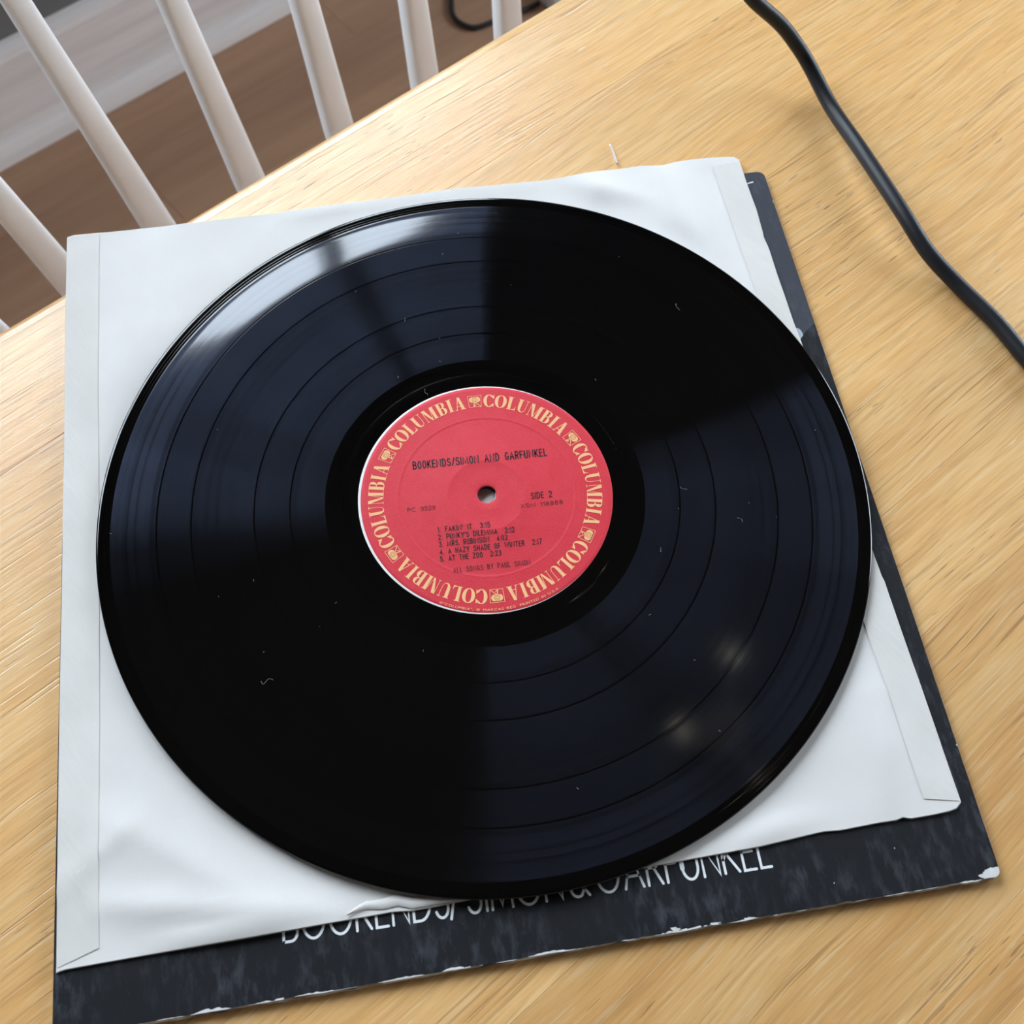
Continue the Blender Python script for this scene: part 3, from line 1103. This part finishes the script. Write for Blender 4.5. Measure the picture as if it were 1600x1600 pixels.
prof += [(0.1453, de), (0.1455, de - 0.000016), (0.1458, de - 0.00001), (0.1466, de - 0.000004), (0.1468, de - 0.00002), (0.1470, de), (0.1478, de + 0.000004), (0.1480, de - 0.00001), (0.1482, de), (0.1494, de - 0.00001), (0.1500, de - 0.00002), (0.1505, de - 0.00022), (0.15075, de - 0.0005),
         (0.15075, de - 0.0008), (0.1504, de - 0.0010), (0.1498, de - 0.00108), (0.144, TB - 0.0003), (0.126, TB), (0.05, TB), (0.00365, TB)]
lathe('disc', prof, 320, MT['vinyl'], rec, curl=lambda r: droop(min(r, 0.1453)))

ZL = 0.00012
lab = lathe('label', [(0.00372, -0.0006), (0.00372, ZL), (0.0042, ZL + 0.00012), (0.0075, ZL), (0.0150, ZL), (0.0153, ZL + 0.00004), (0.0156, ZL), (0.0336, ZL),
                      (0.0341, ZL - 0.00003), (0.0344, ZL + 0.00002), (0.0347, ZL + 0.00006), (0.0350, ZL + 0.00006), (0.0353, ZL + 0.00002), (0.0356, ZL), (0.0480, ZL),
                      (0.04930, ZL - 0.00002), (0.04945, ZL - 0.0001)], 200, MT['label'], rec, None, False, 0.00042, -0.00034)
lathe('label_border', [(0.044, ZL - 0.00016), (0.0495, ZL - 0.00007), (0.04985, ZL - 0.00010), (0.0500, ZL - 0.0002)], 200, MT['label_edge'], lab)

ZT = ZL + 0.00007


def font_mesh(txt, bold, word, spread=1.0):
    cu = bpy.data.curves.new('lettering', 'FONT')
    cu.body = txt
    cu.offset = bold
    cu.space_word = word
    cu.space_character = spread
    cu.resolution_u = 3
    o = bpy.data.objects.new('lettering', cu)
    COL.objects.link(o)
    bpy.context.view_layer.update()
    dg = bpy.context.evaluated_depsgraph_get()
    me = bpy.data.meshes.new_from_object(o.evaluated_get(dg))
    vs = [Vector((v.co.x, v.co.y)) for v in me.vertices]
    fs = [tuple(p.vertices) for p in me.polygons]
    bpy.data.objects.remove(o)
    bpy.data.curves.remove(cu)
    bpy.data.meshes.remove(me)
    return vs, fs


for txt, p, ang, L, H, bold, word in (
        ("BOOKENDS/SIMON AND GARFUNKEL", (-0.0147, 0.02689), -33.4, 0.05333, 0.0033, 0.022, 1.6),
        ("SIDE 2", (0.01267, -0.01321), -33.4, 0.00797, 0.0026, 0.022, 1.8),
        ("1. FAKIN' IT  3:15", (-0.02435, -0.00094), -33.4, 0.02016, 0.00215, 0.022, 1.4),
        ("2. PUNKY'S DILEMMA  2:12", (-0.02621, -0.00351), -33.4, 0.02938, 0.00215, 0.022, 1.4),
        ("3. MRS. ROBINSON  4:02", (-0.02783, -0.00605), -33.4, 0.02625, 0.00215, 0.022, 1.4),
        ("4. A HAZY SHADE OF WINTER  2:17", (-0.02953, -0.00873), -33.4, 0.03909, 0.00215, 0.022, 1.4),
        ("5. AT THE ZOO  2:23", (-0.03128, -0.01115), -33.4, 0.0232, 0.00215, 0.022, 1.4),
        ("ALL SONGS BY PAUL SIMON", (-0.03041, -0.01797), -33.4, 0.02933, 0.0021, 0.012, 1.8),
        ("XSM 118888", (0.00681, -0.01352), -33.4, 0.01652, 0.0018, 0.0, 1.3),
        ("PC 9529", (-0.02807, 0.01349), -33.4, 0.01078, 0.0018, 0.0, 1.3)):
    if bold > 0.005:                                          # condensed bold capitals; the light one for the last line
        vs, fs = stroke_text(txt, L, H * 0.96, H * (0.155 if bold > 0.02 else 0.115), 0.30, True)
        vs = [Vector((v.x, v.y + H * 0.03)) for v in vs]
    else:
        vs, fs = stroke_text(txt, L, H * 0.92, H * 0.105, 0.26)
    flat_mesh('printed_line', [(vs, fs, p, R(ang))], ZT, MT['ink' if bold > 0.02 else 'ink_thin'], lab)


# fat-face capitals for the ring, as strokes of varying width (unit cap height)
def vstroke(pts, closed=False):
    """pts: (x, y, w) -> quads"""
    n = len(pts)
    vs, fs = [], []
    for i, (x, y, w) in enumerate(pts):
        a = pts[(i - 1) % n] if closed or i > 0 else pts[i]
        b = pts[(i + 1) % n] if closed or i < n - 1 else pts[i]
        d = Vector((b[0] - a[0], b[1] - a[1]))
        d = d.normalized() if d.length > 1e-9 else Vector((1, 0))
        nv = Vector((-d.y, d.x)) * w / 2
        vs += [Vector((x, y)) + nv, Vector((x, y)) - nv]
    for i in range(n if closed else n - 1):
        j = (i + 1) % n
        fs.append((2 * i, 2 * i + 1, 2 * j + 1, 2 * j))
    return vs, fs


def rect(x0, y0, x1, y1, k=4):
    """upright bar cut in slices so that it can bend along the ring"""
    vs, fs = [], []
    for i in range(k + 1):
        x = x0 + (x1 - x0) * i / k
        vs += [Vector((x, y0)), Vector((x, y1))]
    fs = [(2 * i, 2 * i + 2, 2 * i + 3, 2 * i + 1) for i in range(k)]
    return vs, fs


def quad(*p):
    return [Vector(q) for q in p], [tuple(range(len(p)))]


def earc(cx, cy, rx, ry, a0, a1, thick, thin, k=20):
    out = []
    for i in range(k + 1):
        a = R(a0 + (a1 - a0) * i / k)
        out.append((cx + rx * math.cos(a), cy + ry * math.sin(a), thin + (thick - thin) * abs(math.cos(a)) ** 1.6))
    return out


HL = 0.04
TK = 0.245
FAT = {
    'C': (0.80, [vstroke(earc(.42, .5, .32, .47, 48, 312, .27, HL + .01)), quad((.60, .80), (.80, .66), (.80, .99)), quad((.60, .20), (.80, .02), (.80, .33))]),
    'O': (0.90, [vstroke(earc(.45, .5, .34, .475, 0, 342, .27, HL, 30), True)]),
    'L': (0.72, [rect(.08, 0, .08 + TK, 1), rect(0, 0, .72, HL), rect(0, 1 - HL, .43, 1), quad((.36, HL), (.72, HL), (.72, .36), (.64, .12))]),
    'U': (0.86, [vstroke([(.20, 1, TK), (.20, .36, TK), (.23, .20, TK * .85), (.31, .08, TK * .5), (.44, .03, .07), (.58, .06, HL), (.67, .16, HL), (.71, .32, HL), (.71, 1, HL)]), rect(0, 1 - HL, .42, 1), rect(.58, 1 - HL, .84, 1)]),
    'M': (1.10, [rect(.08, 0, .08 + HL, 1), rect(0, 0, .22, HL), quad((.06, 1), (.33, 1), (.62, 0), (.50, 0)), quad((.56, 0.02), (.60, 0.02), (.80, 1), (.76, 1)), rect(.76, 0, .76 + TK, 1), rect(.66, 0, 1.12, HL), rect(.76, 1 - HL, 1.10, 1)]),
    'B': (0.80, [rect(.08, 0, .08 + TK, 1), rect(0, 0, .30, HL), rect(0, 1 - HL, .30, 1), vstroke([(.30, .98, HL), (.48, .97, .06), (.58, .88, .18), (.60, .76, .24), (.57, .63, .17), (.48, .55, .06), (.30, .53, HL)]), vstroke([(.30, .53, HL), (.50, .52, .06), (.62, .42, .20), (.655, .28, .27), (.62, .13, .19), (.50, .03, .06), (.30, .02, HL)])]),
    'I': (0.42, [rect(.08, 0, .08 + TK, 1), rect(0, 0, .43, HL), rect(0, 1 - HL, .43, 1)]),
    'A': (0.90, [quad((.12, 0), (.17, 0), (.46, 1), (.40, 1)), quad((.36, 1), (.56, 1), (.86, 0), (.56, 0)), rect(.20, .26, .62, .26 + HL), rect(0, 0, .26, HL), rect(.46, 0, .94, HL)]),
}
RB, HH = 0.0399, 0.0060
CX, CY = 0.0, 0.0


def on_ring(vs, s0, scale, a_top, base=RB, hh=HH):
    """bend unit-height text onto the ring, running clockwise, tops outward"""
    rm = base + hh * 0.5
    out = []
    for v in vs:
        a = R(a_top) - (s0 + v.x * scale) / rm
        rr = base + v.y * hh
        out.append(Vector((rr * math.cos(a), rr * math.sin(a))))
    return out


word = 'COLUMBIA'
gapw = 0.10
tot = sum(FAT[c][0] for c in word) + gapw * (len(word) - 1)
arc_len = R(49.4) * (RB + HH / 2)
sc_ = arc_len / tot
for q in range(6):
    items = []
    a0 = 56.2 - 60 * q - 5.0
    x = 0.0
    for c in word:
        for vs, fs in FAT[c][1]:
            items.append((on_ring(vs, x * sc_, sc_, a0), fs, (0, 0), 0.0))
        x += FAT[c][0] + gapw
    flat_mesh('ring_lettering', items, ZT, MT['gold'], lab)
    # square emblem: two round lobes with an eye ring between them, on two spread legs
    items = []
    red_items = []
    am = 56.2 - 60 * q
    U = 0.0054

    def E(shape, tgt):
        vs, fs = shape
        vs = [Vector((v.x - 0.5, v.y)) for v in vs]
        tgt.append((on_ring(vs, 0.0, U, am, 0.0401, 0.0055), fs, (0, 0), 0.0))
    lw = 0.035
    E(rect(0, 0, 1, lw), items)
    E(rect(0, 1 - lw, 1, 1), items)
    E(rect(0, 0, lw, 1), items)
    E(rect(1 - lw, 0, 1, 1), items)

    def disk(cx, cy, rx, ry, k=22):
        return [Vector((cx + rx * math.cos(2 * PI * i / k), cy + ry * math.sin(2 * PI * i / k))) for i in range(k)], [tuple(range(k))]
    E(disk(.30, .64, .21, .24), items)
    E(disk(.70, .64, .21, .24), items)
    E(disk(.50, .62, .24, .27), items)
    E(vstroke([(.46, .40, .08), (.40, .05, .07)]), items)
    E(vstroke([(.53, .40, .05), (.93, .06, .05)]), items)
    E(vstroke([(.40, .06, .06), (.60, .22, .05)]), items)
    E(vstroke([(.50 + .19 * math.cos(2 * PI * i / 24), .63 + .20 * math.sin(2 * PI * i / 24), .035) for i in range(24)], True), red_items)
    E(vstroke([(.50 + .10 * math.cos(2 * PI * i / 20), .63 + .105 * math.sin(2 * PI * i / 20), .03) for i in range(20)], True), red_items)
    flat_mesh('emblem', items, ZT, MT['gold'], lab)
    flat_mesh('emblem_ring', red_items, ZT + 0.00004, MT['ochre'], lab)


def arc_text(txt, a_start, a_end, base, H, outward, bold=0.0, widths=1.0):
    """single letters set along an arc; outward False = tops toward the centre, reading counter-clockwise"""
    glyphs = []
    for c in txt:
        if c == ' ':
            glyphs.append((None, None, 0.35))
            continue
        vs, fs = font_mesh(c, bold, 1)
        x0, x1 = min(v.x for v in vs), max(v.x for v in vs)
        glyphs.append(([Vector((v.x - x0, v.y)) for v in vs], fs, x1 - x0))
    cv, _ = font_mesh('H', bold, 1)
    hc = max(v.y for v in cv)
    gap = 0.16
    total = sum(g[2] for g in glyphs) + gap * (len(glyphs) - 1)
    items = []
    x = 0.0
    for vs, fs, w in glyphs:
        if vs:
            out = []
            for v in vs:
                t = (x + v.x) / total
                a = R(a_start + (a_end - a_start) * t)
                rr = base + v.y / hc * H * (1 if outward else -1)
                out.append(Vector((rr * math.cos(a), rr * math.sin(a))))
            items.append((out, fs, (0, 0), 0.0))
        x += w + gap
    return items


flat_mesh('legal_lettering', arc_text('\u00ae"COLUMBIA", \u00ae MARCAS REG. PRINTED IN U.S.A', -150.6, -95.0, 0.0487, 0.00095, False, 0.0), ZT, MT['gold'], lab)
flat_mesh('matrix_etching', arc_text('XSM118888-1', 2.8, -18.6, 0.0546, 0.0019, True, -0.022), -0.00004, MT['etch'], rec)

# dust, hairs and light scuffs on the vinyl
V, F = [], []


def add_tube(path, rad, n=5):
    vs, fs = tube_data(path, rad, n, 0.6)
    k = len(V)
    V.extend(vs)
    F.extend([tuple(k + i for i in f) for f in fs])


def on_disc(x, y):
    return Vector((x, y, droop(math.hypot(x, y)) * warp(math.degrees(math.atan2(y, x))) + 0.00006))


random.seed(21)
for _ in range(26):
    a, rr = random.uniform(0, 2 * PI), random.uniform(0.062, 0.146)
    p = on_disc(rr * math.cos(a), rr * math.sin(a))
    L = random.uniform(0.0002, 0.0005)
    d = Vector((math.cos(a * 7), math.sin(a * 7), 0)) * L
    add_tube([p - d, p + d], random.uniform(0.00005, 0.00009))
for cx, cy, s in ((0.1205, 0.0165, 0.0018), (-0.1085, -0.0075, 0.0022), (0.0615, -0.048, 0.0014), (0.0690, -0.0720, 0.0014), (0.0365, -0.0615, 0.0012), (0.027, 0.086, 0.0009), (0.0115, 0.052, 0.0016)):
    a = random.uniform(0, 6)
    pp = []
    for i in range(5):
        pp.append(on_disc(cx + s * math.cos(a) * (i - 2) / 2 + random.uniform(-1, 1) * s * 0.4, cy + s * math.sin(a) * (i - 2) / 2 + random.uniform(-1, 1) * s * 0.4))
    add_tube(catmull(pp, 4), 0.00006)
tag(link('dust', mesh('dust', V, F), MT['lint'], rec), kind='stuff')

# ------------------------------------------------------------------ cord on the table
CORD = [[0.2240, 0.1330, 0.790], [0.23969, 0.11089, 0.77], [0.24589, 0.10282, 0.76], [0.25648, 0.093, 0.748], [0.26203, 0.08544, 0.739], [0.26441, 0.07584, 0.731], [0.2583, 0.05297, 0.7245], [0.24496, 0.02252, 0.728], [0.23073, -0.01219, 0.73], [0.22473, -0.03381, 0.727], [0.22368, -0.05399, 0.7238], [0.2212, -0.07577, 0.7236], [0.21698, -0.0932, 0.7236], [0.21222, -0.11162, 0.7236], [0.195, -0.160, 0.7236], [0.185, -0.24, 0.7236], [0.24, -0.36, 0.7236]]
path = catmull(CORD, 10)
vs, fs = tube_data(path, 0.00345, 20)
o = link('power_cable', mesh('power_cable', vs, fs, True), MT['cord'])
tag(o, 'thick black cable curving across the wooden table beside the album cover', 'cable')

# pale thread by the sleeve's upper edge
th = [Vector(p) for p in ((0.1585, 0.0950, TT + 0.0012), (0.1602, 0.0985, TT + 0.001), (0.1622, 0.1020, TT + 0.0008), (0.1640, 0.1062, TT + 0.0008))]
vs, fs = tube_data(catmull(th, 4), 0.0005, 6)
o = link('thread', mesh('thread', vs, fs, True), MT['thread'])
tag(o, 'short pale thread on the table at the far edge of the paper sleeve', 'thread')

# ------------------------------------------------------------------ chair
chair = empty('dining_chair', (0.115, 0.21, 0), 'white painted spindle-back chair pushed up to the far table edge', 'chair')
co = Vector((0.115, 0.21, 0))


def back_y(z):
    return 0.335 + 0.2 * (z - 0.72)


SEAT = 0.445
for x_lo, dx in ((-0.1080, -0.165), (-0.0552, -0.138), (0.0050, -0.093), (0.0672, -0.034), (0.1344, 0.016), (0.2026, 0.064), (0.2733, 0.092), (0.3440, 0.13)):
    path, ww = [], []
    for i in range(13):
        z = SEAT - 0.010 + (0.838 - SEAT) * i / 12
        x = x_lo + dx * (z - 0.594)
        path.append(Vector((x, back_y(z), z)) - co)
        ww.append(0.0094 - 0.0031 * min(1, max(0, (z - 0.594) / 0.15)) - 0.0020 * max(0, (0.57 - z) / 0.13))
    # rounded-rectangle section, flat toward the table
    vs, fs = [], []
    n = 20
    for p, w in zip(path, ww):
        for k in range(n):
            a = 2 * PI * k / n
            ca, sa = math.cos(a), math.sin(a)
            e = 0.52
            vs.append((p.x + w * math.copysign(abs(ca) ** e, ca), p.y + 0.0066 * math.copysign(abs(sa) ** e, sa), p.z))
    for i in range(len(path) - 1):
        for k in range(n):
            k2 = (k + 1) % n
            fs.append((i * n + k, i * n + k2, (i + 1) * n + k2, (i + 1) * n + k))
    fs += [tuple(range(n))[::-1], tuple((len(path) - 1) * n + k for k in range(n))]
    link('spindle', mesh('spindle', vs, fs, True), MT['chair'], chair)


def chair_bar(name, a, b, r0, r1, squash=1.0):
    a, b = Vector(a) - co, Vector(b) - co
    P = [a.lerp(b, i / 8) for i in range(9)]
    rr = [r0 + (r1 - r0) * i / 8 + 0.002 * math.sin(PI * i / 8) for i in range(9)]
    vs, fs = tube_data(P, rr, 14, squash)
    link(name, mesh(name, vs, fs, True), MT['chair'], chair)


for s, xl, xh in ((-1, -0.150, -0.200), (1, 0.380, 0.430)):
    chair_bar('post', (xl, back_y(SEAT - 0.01), SEAT - 0.01), (xh, back_y(0.842), 0.842), 0.011, 0.010)
bm = bmesh.new()
prev = None
for i in range(17):
    t = i / 16
    x = -0.215 + 0.66 * t
    zc = 0.838 + 0.010 * math.sin(PI * t)
    yc = back_y(zc) + 0.010 * (1 - math.sin(PI * t)) * -1
    ring = [bm.verts.new((x - co.x, yc + oy - co.y, zc + oz)) for oy, oz in ((-.008, -.008), (-.005, -.011), (.005, -.011), (.008, -.008), (.008, .008), (.005, .011), (-.005, .011), (-.008, .008))]
    if prev:
        for k in range(8):
            bm.faces.new((prev[k], ring[k], ring[(k + 1) % 8], prev[(k + 1) % 8]))
    else:
        bm.faces.new(ring)
    prev = ring
bm.faces.new(prev[::-1])
bmesh.ops.recalc_face_normals(bm, faces=bm.faces)
me = bpy.data.meshes.new('crest_rail')
bm.to_mesh(me)
bm.free()
link('crest_rail', me, MT['chair'], chair)
# saddle seat
vs, fs = [], []
n = 40
ring = []
for k in range(n):
    a = 2 * PI * k / n
    ca, sa = math.cos(a), math.sin(a)
    e = 0.55
    ring.append((0.0 + 0.265 * math.copysign(abs(ca) ** e, ca), -0.115 + 0.215 * math.copysign(abs(sa) ** e, sa)))
for f, z in ((0.0, SEAT - 0.012), (0.7, SEAT - 0.010), (0.97, SEAT), (1.0, SEAT - 0.008), (1.0, SEAT - 0.026), (0.95, SEAT - 0.036), (0.0, SEAT - 0.036)):
    vs += [(x * f, yv * f - 0.115 * (1 - f), z) for x, yv in ring]
for i in range(6):
    for k in range(n):
        k2 = (k + 1) % n
        fs.append((i * n + k, i * n + k2, (i + 1) * n + k2, (i + 1) * n + k))
me = mesh('seat', vs, fs, True)
bm = bmesh.new()
bm.from_mesh(me)
bmesh.ops.remove_doubles(bm, verts=bm.verts, dist=1e-5)
bmesh.ops.recalc_face_normals(bm, faces=bm.faces)
bm.to_mesh(me)
bm.free()
link('seat', me, MT['chair'], chair)
for sx in (-1, 1):
    for y0_, y1_ in ((0.245, 0.305), (-0.06, -0.105)):
        chair_bar('leg', (0.115 + sx * 0.185, y0_, SEAT - 0.037), (0.115 + sx * 0.22, y1_, 0.004), 0.017, 0.012)
    chair_bar('stretcher', (0.115 + sx * 0.205, 0.273, 0.20), (0.115 + sx * 0.205, -0.081, 0.20), 0.009, 0.009)
chair_bar('stretcher', (0.115 - 0.205, 0.10, 0.20), (0.115 + 0.205, 0.10, 0.20), 0.009, 0.009)

# ------------------------------------------------------------------ cable and plug on the floor
FC = [[0.74521, 1.001, 0.0045], [0.71162, 0.95775, 0.0045], [0.69626, 0.93571, 0.0045], [0.67948, 0.91195, 0.0045], [0.67577, 0.89133, 0.0045], [0.68607, 0.8693, 0.0045], [0.7183, 0.86095, 0.0045], [0.75307, 0.85235, 0.0045], [0.788, 0.848, 0.0055]]
vs, fs = tube_data(catmull([[0.80, 1.045, 0.0045]] + FC, 8), 0.0038, 10)
o = link('floor_cable', mesh('floor_cable', vs, fs, True), MT['cable'])
tag(o, 'thin black cable looping over the brown floor behind the chair', 'cable')
strip = empty('power_strip', (0.83, 0.842, 0), 'pale grey power strip on the floor at the end of the black cable', 'power strip')
strip.rotation_euler = (0, 0, R(-9))
box('housing', -0.038, 0.16, -0.026, 0.026, 0.0015, 0.038, MT['plug'], strip, 0.006)
for k in range(3):
    lathe('socket', [(0.0, 0.0381), (0.015, 0.0381), (0.0165, 0.0396), (0.018, 0.0396), (0.019, 0.0381)], 24, MT['plug'], strip, (0.0 + 0.05 * k, 0, 0))

# ------------------------------------------------------------------ ceiling lamp (only its reflections show in the vinyl)
lamp = empty('ceiling_lamp', (0.54, -0.03, RH), 'ceiling lamp with three small spots above the right of the table', 'ceiling lamp')
lathe('canopy', [(0.0, -0.03), (0.05, -0.03), (0.06, -0.022), (0.062, -0.001), (0.0, -0.001)], 32, MT['brass'], lamp)
for dx, dy in ((0.10, 0.105), (-0.075, 0.06), (-0.03, -0.165)):
    vs, fs = tube_data([Vector((0, 0, -0.024)), Vector((dx * .6, dy * .6, -0.032)), Vector((dx, dy, -0.035))], 0.006, 10)
    arm = link('arm', mesh('arm', vs, fs, True), MT['brass'], lamp)
    lathe('shade', [(0.012, -0.036), (0.028, -0.042), (0.034, -0.075), (0.033, -0.076), (0.026, -0.044), (0.012, -0.0385)], 24, MT['brass'], arm, (dx, dy, 0))
    lathe('bulb', [(0.0, -0.066), (0.005, -0.065), (0.008, -0.062), (0.009, -0.058), (0.008, -0.052), (0.0, -0.046)], 20, MT['bulb'], arm, (dx, dy, 0))
